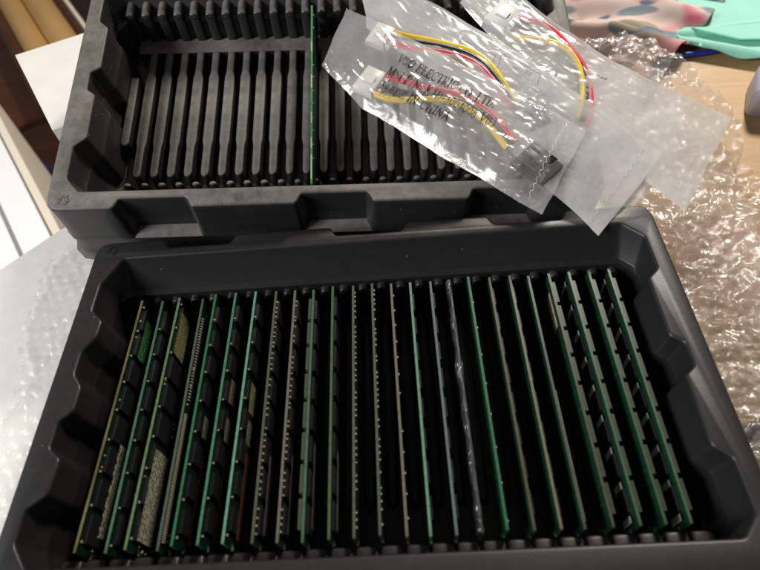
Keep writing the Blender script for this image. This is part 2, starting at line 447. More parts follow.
    if bridge:
        q = MB(); edges = [-137.2, slot_gap-1.2, slot_gap+1.2, 137.2]
        for a, bb in ((edges[0], edges[1]), (edges[2], edges[3])): q.box(a, bb, 124.5, 138.2, floor_z+0.05, top-0.04)
        link("slot_bridge", q.me("slot_bridge", mat), root)
        # small scallops between the rib ends and the near wall
        sm = MB(); sm.rings([[(2.6*math.cos(t)*k, 1.8*math.sin(t)*k, z) for t in [2*math.pi*j/10 for j in range(10)]] for k, z in ((1.15, floor_z+0.1), (1, top-3), (0.8, top-1.6), (0.4, top-1.1))], cap0=False)
        sme = sm.me("slot_stop", mat, 60)
        for i in range(0, 25):
            link("slot_stop", sme, root).location = Vector(((i+1-13)*PP, 15.8, 0))*S
    # moulded recycling triangle in the rim corner
    q = MB()
    def bar(p, r, w, z0, z1):
        d = (Vector(r)-Vector(p)).normalized(); nn = Vector((-d.y, d.x))*w/2
        a = [Vector(p)+nn, Vector(p)-nn, Vector(r)-nn, Vector(r)+nn]
        q.rings([[(v.x, v.y, z0) for v in a], [(v.x, v.y, z1) for v in a]], cap0=False)
    cx, cy = -149, -15.5 if bridge else 159.5
    tp = [(cx+4.0*math.cos(math.radians(90+120*k)), cy+4.0*math.sin(math.radians(90+120*k))) for k in range(3)]
    for k in range(3):
        a = Vector(tp[k]); c = Vector(tp[(k+1) % 3])
        bar(a.lerp(c, 0.08), a.lerp(c, 0.78), 0.8, 15.02, 15.3)
        e = a.lerp(c, 0.8); d = (c-a).normalized(); pn = Vector((-d.y, d.x))
        bar(e+pn*1.3-d*1.3, e+d*0.2, 0.6, 15.02, 15.31); bar(e-pn*1.3-d*1.3, e+d*0.2, 0.6, 15.02, 15.32)
    link("moulded_recycling_mark", q.me("moulded_recycling_mark", mat), root)
    return root

T1 = empty("memory_tray", (0, 0, 0))
tag(T1, "open black tray in the foreground, filled with a row of upright memory modules", "tray", "black memory trays")
make_tray(T1, IN_L_FRONT, M_tray_front, -32.0, yo=-30)

BT_LOC = (-22.243, 196.514, 19.849); BT_ROT = (0.235701, 0.065988, 0.003856)
T2 = empty("memory_tray", BT_LOC, BT_ROT)
tag(T2, "dusty nearly empty black tray with ribbed floor, tilted up behind the full tray", "tray", "black memory trays")
make_tray(T2, IN_L_BACK, M_tray_back, -31.0, True, -PP)
BM = Matrix.Translation(Vector(BT_LOC)*S) @ Euler(BT_ROT).to_matrix().to_4x4()

# ---------------------------------------------------------------- memory modules
def board_mesh(edge, face, notch=True):
    L, H, t = 133.35, 30.0, 1.25
    p = [(0, 0), (0, -9.5)]
    p += [(1.9, -10.2), (2.3, -12), (1.9, -13.8), (0, -14.5)]
    p += [(0, -19.5), (1.2, -20.2), (1.2, -22), (0, -22.8), (0, -28.6), (1.2, -29.6)]
    p += [(54, -29.6), (54, -26.2), (56, -26.2), (56, -29.6)]
    q = [(L-a, b) for a, b in reversed(p[:12])]
    outl = p + q
    m = MB(); n = len(outl)
    a = [(-t/2, y, z) for y, z in outl]; b = [(t/2, y, z) for y, z in outl]
    m.v = a+b
    for i in range(n):
        j = (i+1) % n; m.f.append((i, j, n+j, n+i)); m.m.append(0)
    tri = tessellate_polygon([[Vector((y, z, 0)) for y, z in outl]])
    for tr in tri:
        m.f.append(tuple(tr)); m.m.append(1); m.f.append(tuple(n+i for i in tr)); m.m.append(1)
    return m.me("board", [edge, face])

def chip_mesh(ly, lz, th, mat):
    m = MB(); y, z = ly/2, lz/2
    def r(x, k): return [(x, -y+k, -z+k), (x, y-k, -z+k), (x, y-k, z-k), (x, -y+k, z-k)]
    m.rings([r(0, 0), r(th-0.3, 0), r(th, 0.3)], cap0=False)
    return m.me("memory_chip", mat, 20)
CH_TALL = chip_mesh(12.6, 17.0, 1.1, M_chip)
CH_WIDE = chip_mesh(13.2, 11.5, 2.0, M_chipg)
CH_SQ = chip_mesh(10.4, 12.0, 1.1, M_chip)
def bits_mesh(name, items, mats):
    m = MB()
    for (y, z, ly, lz, x0, x1, mi) in items: m.box(x0, x1, y-ly/2, y+ly/2, z-lz/2, z+lz/2, mi)
    return m.me(name, mats)

def sticker(root, side, y, z, ly, lz, kind, proud=1.3, name="sticker", label=None):
    m = MB(); m.box(0, 0.12, -ly/2, ly/2, -lz/2, lz/2)
    o = link(name, m.me(name, M_brownlab if kind == 'brown' else (M_bar if kind == 'bar' else M_lab[kind])), root)
    o.location = Vector((side*(0.675+proud) + (0 if side > 0 else -0.12), y, z))*S
    if label: o['label'] = label
    return o

GRN = (14, 50, 30); DKG = (12, 36, 24)
# x near, x far, y shift, z shift, edge colour, right chips, left chips, extras, label
SPEC = [
 (-132.7,-131.8, 0.0, 0.0,(122,114,78),'tall',None,['vias','spots'],"tan edged memory module at the left end of the row, long pale sticker"),
 (-119.2,-120.1,-0.6,-1.0,(68,99,81),'tall','thin',['gaps'],"dull teal edged memory module, second from the left end of the row"),
 (-110.1,-109.9, 0.2, 0.3,(88,106,74),'tall',None,['vias','spots'],"olive edged memory module third from the left end, with two pale printed stickers"),
 (-96.4,-96.9,-0.6,-1.5,(65,80,67),None,None,['pins','spots'],"dark grey green edged memory module fourth from the left, fine pins along its side"),
 (-89.6,-88.9, 0.6, 0.6,(44,95,62),'sq',None,['hook'],"deep green edged memory module fifth from left, leftmost of three with brown stickers"),
 (-78.2,-77.4, 0.6, 0.6,(62,110,86),'sq',None,['hook'],"teal green edged memory module sixth from left, middle one of three with brown stickers"),
 (-67.2,-65.9, 0.6, 0.7,(91,134,112),'sq',None,['hook'],"pale mint edged memory module seventh from left, yellowish sticker near its middle"),
 (-54.5,-54.4, 0.3, 0.0,(72,77,59),'tall',None,['caps'],"olive edged memory module eighth from left, row of bright capacitors along its top"),
 (-43.6,-43.5, 0.0, 0.0,(96,92,83),'tall',None,['caps'],"pinkish grey edged memory module ninth from left, lined with bright capacitors"),
 (-32.7,-33.0,-0.3,-0.4,(66,91,70),'tall','wide',[],"green edged memory module tenth from left, chips bulging from its left side"),
 (-21.1,-21.9, 0.2, 1.0,(67,88,54),'tall',None,[],"plain moss green edged memory module eleventh from left, standing a little taller"),
 (-10.4,-10.5, 0.3, 0.2,(77,80,60),None,None,['caps'],"dark olive edged memory module twelfth from left, close row of capacitors"),
 (0.8,0.2, 1.0, 0.2,(71,82,65),None,None,['caps'],"grey green edged memory module in the exact middle of the row, with capacitors"),
 (12.2,10.9,-0.1, 0.2,(100,95,82),None,None,['fewcaps'],"tan grey edged memory module just right of the middle, only a few scattered capacitors"),
 (22.2,21.6,-0.6, 0.9,(93,131,106),'thin',None,[],"bright mint edged memory module two places right of the middle one"),
 (33.2,32.9,-0.5, 0.4,(87,99,101),'thin',None,[],"blue grey edged memory module three places right of the middle one"),
 (43.9,43.5, 0.1, 0.0,(64,75,64),None,None,['sleeve'],"memory module with a wavy clear plastic film clinging to its top edge"),
 (54.5,54.1, 0.4, 1.2,(42,94,64),None,None,['hook'],"vivid green edged memory module directly right of the film covered one"),
 (65.9,65.8,-0.3, 0.2,(74,67,52),'thin',None,['spots'],"brown edged memory module seventh from the right end, green face showing low down"),
 (77.0,77.0,-0.2, 0.5,(101,98,75),'thin',None,['spots'],"tan yellow edged memory module sixth from the right end, green face showing low down"),
 (87.0,87.5,-0.4,-0.8,(59,70,58),None,None,['pins'],"dull dark green memory module fifth from the right end, fine pins along its right side"),
 (98.6,98.6,-0.3, 0.0,(63,67,52),'wide',None,['vias2'],"grey olive memory module fourth from the right end, cream sticker on its left face"),
 (109.7,109.6,-0.3, 0.3,(57,82,58),'wide','sq',['bars'],"green memory module third from the right end, dark chips and pale bars"),
 (120.2,120.6,-0.2, 0.0,(50,77,54),'wide',None,['vias2'],"green memory module second from the right end, bare green left face"),
 (130.5,131.5,-0.3, 0.1,(59,86,62),'wide','sq',['bars'],"green memory module at the right end of the row, dark chips and pale bars"),
]
def build_module(root, edge, right, left, extras, seed):
    rnd = random.Random(seed)
    link("board", board_mesh(pcb(edge), pcb(GRN if seed > 16 else DKG)), root)
    def row(side, kind):
        if kind is None: return
        if kind == 'tall': me, n, zc, pitch = CH_TALL, 8, -12.5, 16.0
        elif kind == 'wide': me, n, zc, pitch = CH_WIDE, 8, -6.6, 15.6
        elif kind == 'sq': me, n, zc, pitch = CH_SQ, 8, -10.0, 15.8
        else: me, n, zc, pitch = CH_SQ, 8, -7.6, 15.6
        for k in range(n):
            o = link("memory_chip", me, root)
            y = 66.7 + (k-(n-1)/2)*pitch + rnd.uniform(-.1, .1)
            o.location = Vector((side*0.675, y, zc))*S
            if side < 0: o.rotation_euler = (0, 0, math.pi)
    row(1, right); row(-1, left)
    it = []
    for k in range(26):     # gold contacts on both faces, lower edge
        pass
    con = [(4+y*1.27, -28.2, 0.9, 2.4, sx*0.675-0.02 if sx > 0 else -0.73, 0.73 if sx > 0 else -0.655, 0) for sx in (-1, 1) for y in range(98) if not 53 < 4+y*1.27 < 57]
    tag(link("edge_contacts", bits_mesh("edge_contacts", con, [M_gold_c]), root), kind='stuff')
    if 'caps' in extras or 'fewcaps' in extras:
        n = 40 if 'caps' in extras else 13
        for k in range(n):
            y = 3 + 128*(k+0.5)/n + rnd.uniform(-.5, .5)
            if rnd.random() < 0.12: continue
            it.append((y, -1.7+rnd.uniform(-.2, .2), 0.8, 1.1, 0.66, 1.35, 0)); 
            it.append((y+0.9, -1.7, 0.9, 1.1, 0.66, 1.3, 1))
    if 'vias' in extras:
        for k in range(9): it.append((5+k*15.6, -2.2, 1.0, 0.9, 0.66, 1.2, 0)); it.append((8+k*15.6, -1.2, 0.7, 0.7, -1.15, -0.66, 0))
    if 'spots' in extras:
        for k in range(24): it.append((rnd.uniform(2, 131), rnd.choice((-2.6, -21.5, -23.0, -24.5)), rnd.uniform(.6, 1.1), 0.6, 0.66, 1.1, 0))
        for k in range(10): it.append((rnd.uniform(1.5, 9), rnd.uniform(-26, -8), .8, 0.6, 0.66, 1.15, 0))
    if 'gaps' in extras:
        for k in range(8): it.append((3.5+k*16, -2.0, 0.8, 0.9, 0.66, 1.25, 0))
    if 'hook' in extras:
        for k in range(8): it.append((4+k*16.2, -2.4, 0.9, 0.8, 0.66, 1.3, 0))
    if 'pins' in extras:
        for k in range(58): it.append((4+k*1.05, -2.6, 0.5, 2.2, 0.66, 1.35, 0))
        for k in range(30): it.append((72+k*1.7, -3.0, 0.6, 1.6, 0.66, 1.2, 0))
    if 'vias2' in extras or 'bars' in extras:
        for k in range(70): it.append((rnd.uniform(2, 130), rnd.uniform(-25, -3), 0.45, 0.45, -0.74, -0.66, 2))
    for k in range(6): it.append((rnd.uniform(2, 128), -23.5, 1.2, 0.7, 0.66, 1.2, 1))
    if it: tag(link("small_components", bits_mesh("small_components", it, [M_cap, M_chip, M_via]), root), kind='stuff')
    if 'bars' in extras:
        for k in range(9):  # pale grey bars in the gaps between the left-face chips
            sticker(root, -1, 2.2+k*15.8 if k else 3.6, -10.0, 2.8, 11.0, 'bar', 1.15, "gap_bar")
    if 'sleeve' in extras:
        ys = [133*k/60 for k in range(61)]
        m = MB(); rr = []
        for k, y in enumerate(ys):
            w = 1.3 + 1.6*abs(math.sin(y*0.13+0.6))*(0.4+0.6*noise.noise(Vector((y*.07, 3, 0)))**2*4) + 0.8*noise.noise(Vector((y*.3, 0, 0)))
            w = max(1.0, w); z = 1.0 + 0.6*noise.noise(Vector((y*.2, 9, 0)))
            rr.append([(-w, y, -20), (-w*1.0, y, -8), (-w*0.9, y, -1), (-w*0.2, y, z), (w*0.6, y, -0.6), (w*0.9, y, -8), (1.2, y, -20)])
        m.rings(rr, False, False, closed=False)
        link("film_sleeve", m.me("film_sleeve", M_sleeve, 60), root)['label'] = "wavy clear plastic film over the module's top edge"

STICK = {0: [(1, 31, -15.5, 44, 6.0, 'white', 1.15), (1, 112, -11.5, 24, 8, 'green', 1.15)],
         2: [(1, 26, -13.5, 42, 15, 'white', 1.15), (1, 112, -9.5, 26, 13, 'olive', 1.15)],
         4: [(1, 24, -17, 42, 5, 'brown', 1.15), (1, 58, -13, 11, 7, 'tiny', 1.15)],
         5: [(1, 24, -17, 42, 5, 'brown', 1.15), (1, 56, -13, 12, 7, 'tiny', 1.15), (1, 77, -13, 13, 9, 'tiny', 1.15)],
         6: [(1, 24, -15, 40, 5, 'brown', 1.15), (1, 54, -13, 12, 7, 'tiny', 1.15), (1, 72, -12, 16, 9, 'olive', 1.15)],
         7: [(1, 24, -15, 36, 8, 'grey', 1.15)], 8: [(1, 24, -15, 36, 8, 'grey', 1.15)],
         9: [(1, 28, -15, 40, 8, 'grey', 1.15)], 10: [(1, 24, -15, 36, 8, 'grey', 1.15)],
         21: [(-1, 113, -9, 22, 8, 'cream', 0.02)]}
for i, (xn, xf, dy, dz, col, rc, lc, ex, lab) in enumerate(SPEC):
    yaw = -math.atan2(xf-xn, 133.35)
    # slight lean either way inside the loose slot
    lean = random.uniform(-0.012, 0.012)
    r = empty("memory_module", (xn, dy, dz), (0, lean, yaw))
    tag(r, lab, "memory module", "memory modules standing in the front tray")
    build_module(r, col, rc, lc, ex, i)
    for s in STICK.get(i, []): sticker(r, *s)

mb = empty("memory_module")
mb.matrix_world = BM @ Matrix.Translation(Vector((-PP, 0.0, 0.8))*S) @ Matrix.Rotation(math.radians(5.0), 4, 'X')
tag(mb, "single green memory module standing alone in the ribbed tray behind", "memory module")
build_module(mb, (78, 136, 88), None, None, ['fewcaps'], 90)
lm = MB()
for (a, b) in ((3, 20), (24, 32), (42, 50), (68, 78), (96, 104)): lm.box(-0.5, 0.35, a, b, 0.01, 0.12)
link("pale_edge_marks", lm.me("pale_edge_marks", simple("pale_scuffed_edge", (160, 180, 150), 0.5)), mb)

# ---------------------------------------------------------------- white sheets and carton on the left
tag(slab("foam_sheet", [(-330, -160), (60, -260), (100, 330), (-150, 300), (-228.5, 229.5), (-300, 155)], -37.9, -36.2, M_white_foam, 0.3),
    "smooth white foam sheet spread under the front tray, showing at its left", "foam sheet")
def Lp(p, q, t): return (p[0]+(q[0]-p[0])*t, p[1]+(q[1]-p[1])*t)
cA, cF, cN = (-294, 391), (-252, 412), (-225, 280)
uF = ((cF[0]-cA[0]), (cF[1]-cA[1])); 
cNear = (-228, 285)
box_pts = [cNear, (cNear[0]+uF[0]*5.2, cNear[1]+uF[1]*5.2), (cA[0]+uF[0]*5.2, cA[1]+uF[1]*5.2), cA]
tag(slab("white_carton", box_pts, -37.9, 9.0, M_card, 0.8),
    "flat white carton whose corner sticks out from under the tilted tray at upper left", "carton")

# cabinet, rails and blue scrap far below the desk edge
cb = empty("white_cabinet", (0, 0, 0))
tag(cb, "white painted cabinet with cream edge strip, standing low beside the desk at the left", "cabinet")
pA = Vector((-340, 349)); pB = Vector((-600, 726)); d = (pB-pA).normalized(); nl = Vector((-d.y, d.x))
def strip(name, o0, o1, z0, z1, mat, s=0.0, e=1.0):
    a = pA.lerp(pB, s); b = pA.lerp(pB, e)
    pts = [a+nl*o0, b+nl*o0, b+nl*o1, a+nl*o1]
    return slab(name, [(p.x, p.y) for p in pts], z0, z1, mat, 0, cb)
strip("edge_strip", 0, 9, -699, -200, M_cream); strip("groove", 9, 12, -699, -204, M_cabgrey)
strip("top_panel", 12, 44, -699, -199, M_cab); strip("groove", 44, 50, -699, -206, M_cabgrey)
strip("top_panel", 50, 230, -699, -201, M_cab)
wr = empty("wooden_frame", (0, 0, 0))
tag(wr, "varnished yellow wooden frame lying low beyond the carton at upper left, blurred", "wooden frame")
qA = Vector((-690, 1035)); qB = Vector((-990, 1500)); d2 = (qB-qA).normalized(); n2 = Vector((-d2.y, d2.x))
def rail(name, off, rad, mat, z=-350):
    a = qA+n2*off-d2*250; b = qB+n2*off
    return link(name, tube([(a.x, a.y, z), (b.x, b.y, z)], rad, 16, name, mat, 2), wr)
rail("rail", 0, 26, M_gold); rail("rail", -52, 30, M_gold); rail("edge_bead", -92, 8, M_redwood); rail("edge_bead", -106, 5, M_cream); rail("edge_bead", 38, 14, M_redwood)
m = MB(); m.box(-120, 0, -10, 900, -12, 0); pl = link("backing_board", m.me("backing_board", M_redwood), wr)
pl.location = Vector((-600, 900, -380))*S; pl.rotation_euler = (0, 0, math.radians(33))
m = MB(); m.v = [(-903, 1118, -699), (-872, 1092, -699), (-905, 1060, -699), (-903, 1118, -697), (-872, 1092, -697), (-905, 1060, -697)]
m.f = [(0, 1, 2), (3, 4, 5), (0, 1, 4, 3), (1, 2, 5, 4), (2, 0, 3, 5)]; m.m = [0]*5
tag(link("paper_scrap", m.me("paper_scrap", simple("dark_blue_paper", (28, 34, 84), 0.7))), "small dark blue triangular scrap on the brown floor at far left", "scrap")

# ---------------------------------------------------------------- bags with adapter cables (tray-local millimetres)
def sample(poly, t):
    P = [Vector(p) for p in poly]; Ls = [(P[i+1]-P[i]).length for i in range(len(P)-1)]; T = sum(Ls)*t
    for i, l in enumerate(Ls):
        if T <= l or i == len(Ls)-1: return P[i].lerp(P[i+1], max(0, min(1, T/l)))
        T -= l
class Bag:
    def __init__(s, low, up, z0, puff, seed, droop=None, wrink=1.0, ends=(0.3, 0.4)):
        s.low, s.up, s.z0, s.puff, s.seed, s.w, s.droop, s.ends = low, up, z0, puff, seed, wrink, droop, ends
    def xy(s, u, v):
        a = sample(s.low, u); b = sample(s.up, u); p = a.lerp(b, v)
        k = 1.2
        p = p + Vector((noise.noise(Vector((u*6, v*3, s.seed))), noise.noise(Vector((u*6, v*3, s.seed+5)))))*k
        return p
    def z(s, u, v, top):
        prof = min(1, 4*v*(1-v)*2.4) * min(1, u*9+0.05) * min(1, (1-u)*7+0.05)
        p = s.xy(u, v)
        w = noise.noise(Vector((p.x*.05, p.y*.05, s.seed)))*1.8 + abs(noise.noise(Vector((p.x*.16+p.y*.1, p.y*.09-p.x*.04, s.seed+2))))*1.7
        cr = (max(0, 1-u/s.ends[0]) if s.ends[0] else 0)+(max(0, (u-(1-s.ends[1]))/s.ends[1]) if s.ends[1] else 0)
        w += cr*(abs(noise.noise(Vector((p.x*.28, p.y*.28, s.seed+7))))*2.8+abs(noise.noise(Vector((p.x*.5, p.y*.5, s.seed+8))))*0.9)
        base = s.z0 + (s.droop(u, v) if s.droop else 0)
        return base + (s.puff*prof + w*s.w*(0.35+prof*.65) if top else -0.25*s.puff*prof + 0.3*w*s.w - 0.3)
    def build(s, label, mat, nu=150, nv=56):
        root = empty("plastic_bag"); root.matrix_world = BM
        tag(root, label, "plastic bag", "clear bags with adapter cables")
        for nm, top in (("upper_film", True), ("lower_film", False)):
            vs = []; fs = []
            for i in range(nu+1):
                for j in range(nv+1):
                    u, v = i/nu, j/nv; p = s.xy(u, v); vs.append((p.x, p.y, s.z(u, v, top)))
            for i in range(nu):
                for j in range(nv):
                    a = i*(nv+1)+j; fs.append((a, a+nv+1, a+nv+2, a+1))
            link(nm, mesh(nm, vs, fs, mat, 180), root)
        return root

A_low = [(-3, 70), (21.6, 36.5), (86.2, -15), (104, -29), (116.8, -38.5)]
A_up = [(12.7, 117.1), (45.9, 95), (103.5, 53.5), (150.8, 16.0)]
bagA = Bag(A_low, A_up, 23.0, 6.5, 1.0, wrink=0.8, ends=(0.22, 0.34))
rA = bagA.build("nearest clear bag over the tray rim, printed with three lines of black lettering", M_bag_c)
B_low = [(25, 105), (70, 60), (117.9, -10), (148.0, -49.0)]
B_up = [(22, 160), (73.4, 122), (109.0, 92), (196.0, 3)]
bagB = Bag(B_low, B_up, 18.5, 3.0, 11.0, wrink=0.5, ends=(0.15, 0.2), droop=lambda u, v: -2.5*max(0, (u-.6)/.4))
rB = bagB.build("middle clear bag under the lettered one, with printed boxes and crimped end", M_bag)
C_low = [(88, 128), (120, 70), (160, 10), (200.3, -34)]
C_up = [(110, 160), (150, 106), (180, 74), (244, 29)]
bagC = Bag(C_low, C_up, 16.0, 2.6, 21.0, wrink=0.5, ends=(0.1, 0.2), droop=lambda u, v: -1.5*max(0, (u-.5)/.5))
rC = bagC.build("rearmost clear bag reaching furthest right over the bubble wrap, frosted square end", M_bag)
D_low = [(95, 30), (130, 0), (165.5, -37)]; D_up = [(125, 60), (170, 40), (203, 5)]
bagD = Bag(D_low, D_up, 15.6, 0.8, 31.0, wrink=0.4, droop=lambda u, v: -2.6*max(0, (u-.4)/.6))
rD = bagD.build("lowest clear bag, only its narrow tip showing right of the crimped bag end", M_bag)

# crimped seams
def seam(bag, root, u, v0, v1, r=0.2):
    pts = []
    for k in range(41):
        v = v0+(v1-v0)*k/40; uu = u+0.0045*math.sin(k*1.9); p = bag.xy(uu, v); pts.append((p.x, p.y, bag.z(uu, v, True)+0.1))
    link("crimped_seam", tube(pts, r, 6, "crimped_seam", M_bag, 2), root)
seam(bagB, rB, 0.955, 0.02, 0.98); seam(bagA, rA, 0.93, 0.05, 0.95, 0.22)

# --- lettering built from pen strokes with serifs, printed flat on the film
def arc(cx, cy, rx, ry, a0, a1, n=12):
    return [(cx+rx*math.cos(math.radians(a0+(a1-a0)*k/n)), cy+ry*math.sin(math.radians(a0+(a1-a0)*k/n))) for k in range(n+1)]
TH, TN = 0.15, 0.085          # thick and thin strokes
def ser(x, y, w=0.13): return ([(x-w, y), (x+w, y)], TN)
GL = {
 'V': (0.72, [([(0.08, 1), (0.38, 0)], TH), ([(0.38, 0), (0.66, 1)], TN), ser(0.08, 1), ser(0.66, 1, .1)]),
 'S': (0.56, [(arc(.28, .74, .19, .24, 40, 180)+arc(.28, .27, .21, .26, 90, -150)[1:], 0.085), ([(.47, .72), (.47, .98)], TN), ([(.07, .02), (.07, .28)], TN)]),
 'O': (0.74, [(arc(.37, .5, .30, .49, 90, 270), TH), (arc(.37, .5, .30, .49, -90, 90), TH)]),
 'E': (0.62, [([(.15, 0), (.15, 1)], TH), ([(.02, 1), (.55, 1)], TN), ([(.02, 0), (.57, 0)], TN), ([(.15, .52), (.42, .52)], TN), ([(.55, 1), (.55, .78)], TN), ([(.57, 0), (.57, .24)], TN), ([(.42, .4), (.42, .64)], TN)]),
 'L': (0.6, [([(.15, 0), (.15, 1)], TH), ser(.15, 1), ([(.02, 0), (.55, 0)], TN), ([(.55, 0), (.55, .25)], TN)]),
 'C': (0.68, [(arc(.38, .5, .31, .49, 45, 315, 18), 0.085), ([(.62, .68), (.62, 1)], TN)]),
 'T': (0.64, [([(.32, 0), (.32, 1)], TH), ([(.03, 1), (.61, 1)], TN), ser(.32, 0), ([(.03, 1), (.03, .76)], TN), ([(.61, 1), (.61, .76)], TN)]),
 'R': (0.68, [([(.15, 0), (.15, 1)], TH), (([(.02, 1), (.32, 1)]+arc(.32, .75, .2, .25, 90, -90, 10)+[(.15, .5)]), 0.07), ([(.3, .5), (.6, 0)], TH), ser(.15, 0), ser(.62, 0, .07)]),
 'I': (0.34, [([(.17, 0), (.17, 1)], TH), ser(.17, 0), ser(.17, 1)]),
 'D': (0.72, [([(.15, 0), (.15, 1)], TH), ([(.02, 1), (.3, 1)]+arc(.3, .5, .34, .5, 90, -90, 14)+[(.02, 0)], 0.075)]),
 'M': (0.86, [([(.1, 0), (.14, 1)], TN), ([(.14, 1), (.42, .05)], TH), ([(.42, .05), (.7, 1)], TN), ([(.7, 1), (.72, 0)], TH), ser(.1, 0, .09), ser(.72, 0, .1), ([(.02, 1), (.14, 1)], TN), ([(.7, 1), (.82, 1)], TN)]),
 'P': (0.6, [([(.15, 0), (.15, 1)], TH), ([(.02, 1), (.32, 1)]+arc(.32, .74, .21, .26, 90, -90, 10)+[(.15, .48)], 0.07), ser(.15, 0)]),
 'N': (0.74, [([(.12, 0), (.12, 1)], TN), ([(.12, 1), (.6, 0)], TH), ([(.6, 0), (.6, 1)], TN), ser(.12, 0, .09), ser(.6, 1, .09)]),
 'A': (0.72, [([(.1, 0), (.36, 1)], TN), ([(.36, 1), (.62, 0)], TH), ([(.2, .34), (.52, .34)], TN), ser(.1, 0, .09), ser(.62, 0, .1)]),
 'H': (0.76, [([(.15, 0), (.15, 1)], TH), ([(.6, 0), (.6, 1)], TH), ([(.15, .52), (.6, .52)], TN), ser(.15, 0), ser(.15, 1), ser(.6, 0), ser(.6, 1)]),
 'K': (0.74, [([(.15, 0), (.15, 1)], TH), ([(.15, .42), (.58, 1)], TN), ([(.28, .58), (.62, 0)], TH), ser(.15, 0), ser(.15, 1), ser(.62, 0, .09)]),
 '1': (0.48, [([(.26, 0), (.26, 1)], 0.1), ([(.1, .84), (.26, 1)], TN), ser(.26, 0)]),
 '3': (0.5, [(arc(.22, .75, .17, .23, 150, -90, 12)+arc(.22, .26, .2, .26, 90, -150, 12)[1:], 0.075)]),
 '0': (0.5, [(arc(.25, .5, .18, .49, 0, 360, 18), 0.085)]),
 '4': (0.5, [([(.36, 0), (.36, 1)], 0.1), ([(.36, 1), (.04, .3)], TN), ([(.04, .3), (.48, .3)], TN)]),
 '8': (0.5, [(arc(.25, .75, .15, .23, 0, 360, 14), 0.07), (arc(.25, .26, .19, .26, 0, 360, 14), 0.08)]),
 '-': (0.36, [([(.05, .38), (.31, .38)], 0.09)]),
 '.': (0.26, [([(.1, 0.0), (.1, .12)], 0.13)]),
 ',': (0.26, [([(.12, .1), (.12, 0), (.05, -.16)], 0.09)]),
 ':': (0.3, [([(.14, 0.02), (.14, .14)], 0.13), ([(.14, .5), (.14, .62)], 0.13)]),
 '/': (0.4, [([(.02, -.05), (.36, 1.03)], 0.06)]),
 ' ': (0.3, []),
}
def text_quads(txt):
    """list of quads (each four 2D points) in em units, total width"""
    x = 0; out = []
    for ch in txt:
        w, st = GL[ch]
        for pts, th in st:
            P = []
            for i in range(len(pts)-1):      # subdivide so the print follows the film
                a, b = Vector(pts[i]), Vector(pts[i+1]); n = max(1, int((b-a).length/0.25))
                P += [a.lerp(b, k/n) for k in range(n)]
            P.append(Vector(pts[-1]))
            for a, b in zip(P[:-1], P[1:]):
                d = b-a
                if d.length < 1e-6: continue
                d.normalize(); nn = Vector((-d.y, d.x))*th/2; e = d*0.012
                out.append([(v.x+x, v.y) for v in (a-nn-e, b-nn+e, b+nn+e, a+nn-e)])
        x += w+0.06
    return out, x-0.06
def invert_bag(bag):
    grid = [(bag.xy(i/80, j/30), i/80, j/30) for i in range(81) for j in range(31)]
    def f(x, y):
        p = Vector((x, y)); best = min(grid, key=lambda g: (g[0]-p).length_squared)
        u, v = best[1], best[2]
        for _ in range(6):
            q = bag.xy(u, v); du = (bag.xy(u+.002, v)-q)/.002; dv = (bag.xy(u, v+.002)-q)/.002
            det = du.x*dv.y-du.y*dv.x
            if abs(det) < 1e-9: break
            r = p-q; u += (r.x*dv.y-r.y*dv.x)/det; v += (du.x*r.y-du.y*r.x)/det
        return u, v
    return f
def print_on(bag, root, lines, name, mat, lift_z=0.55):
    inv = invert_bag(bag); vs = []; fs = []
    for txt, p0, p1, h in lines:
        q, w = text_quads(txt); a = Vector(p0); d = Vector(p1)-a; L = d.length; d.normalize(); n = Vector((-d.y, d.x))
        for quad in q:
            b = len(vs)
            for x, y in quad:
                p = a + d*(x/w*L) + n*(y*h)
                u, v = inv(p.x, p.y); vs.append((p.x, p.y, bag.z(u, v, True)+lift_z))
            fs.append((b, b+1, b+2, b+3))
    link(name, mesh(name, vs, fs, mat), root)
print_on(bagA, rA, [("VSO ELECTRIC CO.,LTD.", (42.0, 64.6), (96.2, 27.6), 6.4),
                    ("MSI P/N: K1D-3004008-V03", (35.4, 56.0), (94.6, 14.6), 6.2),
                    ("MADE IN CHINA", (30.8, 45.6), (68.6, 19.4), 6.2)], "printed_lettering", M_ink)
def outline_on(bag, root, pts, th, name, mat):
    inv = invert_bag(bag); vs = []; fs = []
    for a, b in zip(pts[:-1], pts[1:]):
        a, b = Vector(a), Vector(b); n = 12; d = (b-a).normalized(); nn = Vector((-d.y, d.x))*th/2
        for k in range(n):
            c, e = a.lerp(b, k/n), a.lerp(b, (k+1)/n); q = len(vs)
            for p in (c-nn, e-nn, e+nn, c+nn):
                u, v = inv(p.x, p.y); vs.append((p.x, p.y, bag.z(u, v, True)+0.2))
            fs.append((q, q+1, q+2, q+3))
    link(name, mesh(name, vs, fs, mat), root)
outline_on(bagB, rB, [(80.8, 81.8), (84.6, 89.9), (104.6, 75.5), (101.0, 67.5)], 0.3, "printed_box", M_ink_grey)
outline_on(bagB, rB, [(104.0, 64.0), (108.8, 76.8), (130.5, 60.0), (127.4, 52.0)], 0.3, "printed_box", M_ink_grey)
outline_on(bagB, rB, [(121.5, 61.0), (124.5, 58.8), (125.2, 60.6), (122.4, 62.8), (121.5, 61.0)], 0.3, "printed_mark", M_ink_grey)
outline_on(bagB, rB, [(114.5, 66.0), (117.5, 64.0)], 0.35, "printed_mark", M_ink_grey)
outline_on(bagC, rC, [(168.0, 58.5), (169.5, 58.6), (171.5, 57.2), (172, 58.8)], 0.5, "printed_mark", M_ink)
outline_on(bagC, rC, [(166.0, 61.0), (168, 59.8)], 0.7, "printed_mark", M_ink_grey)

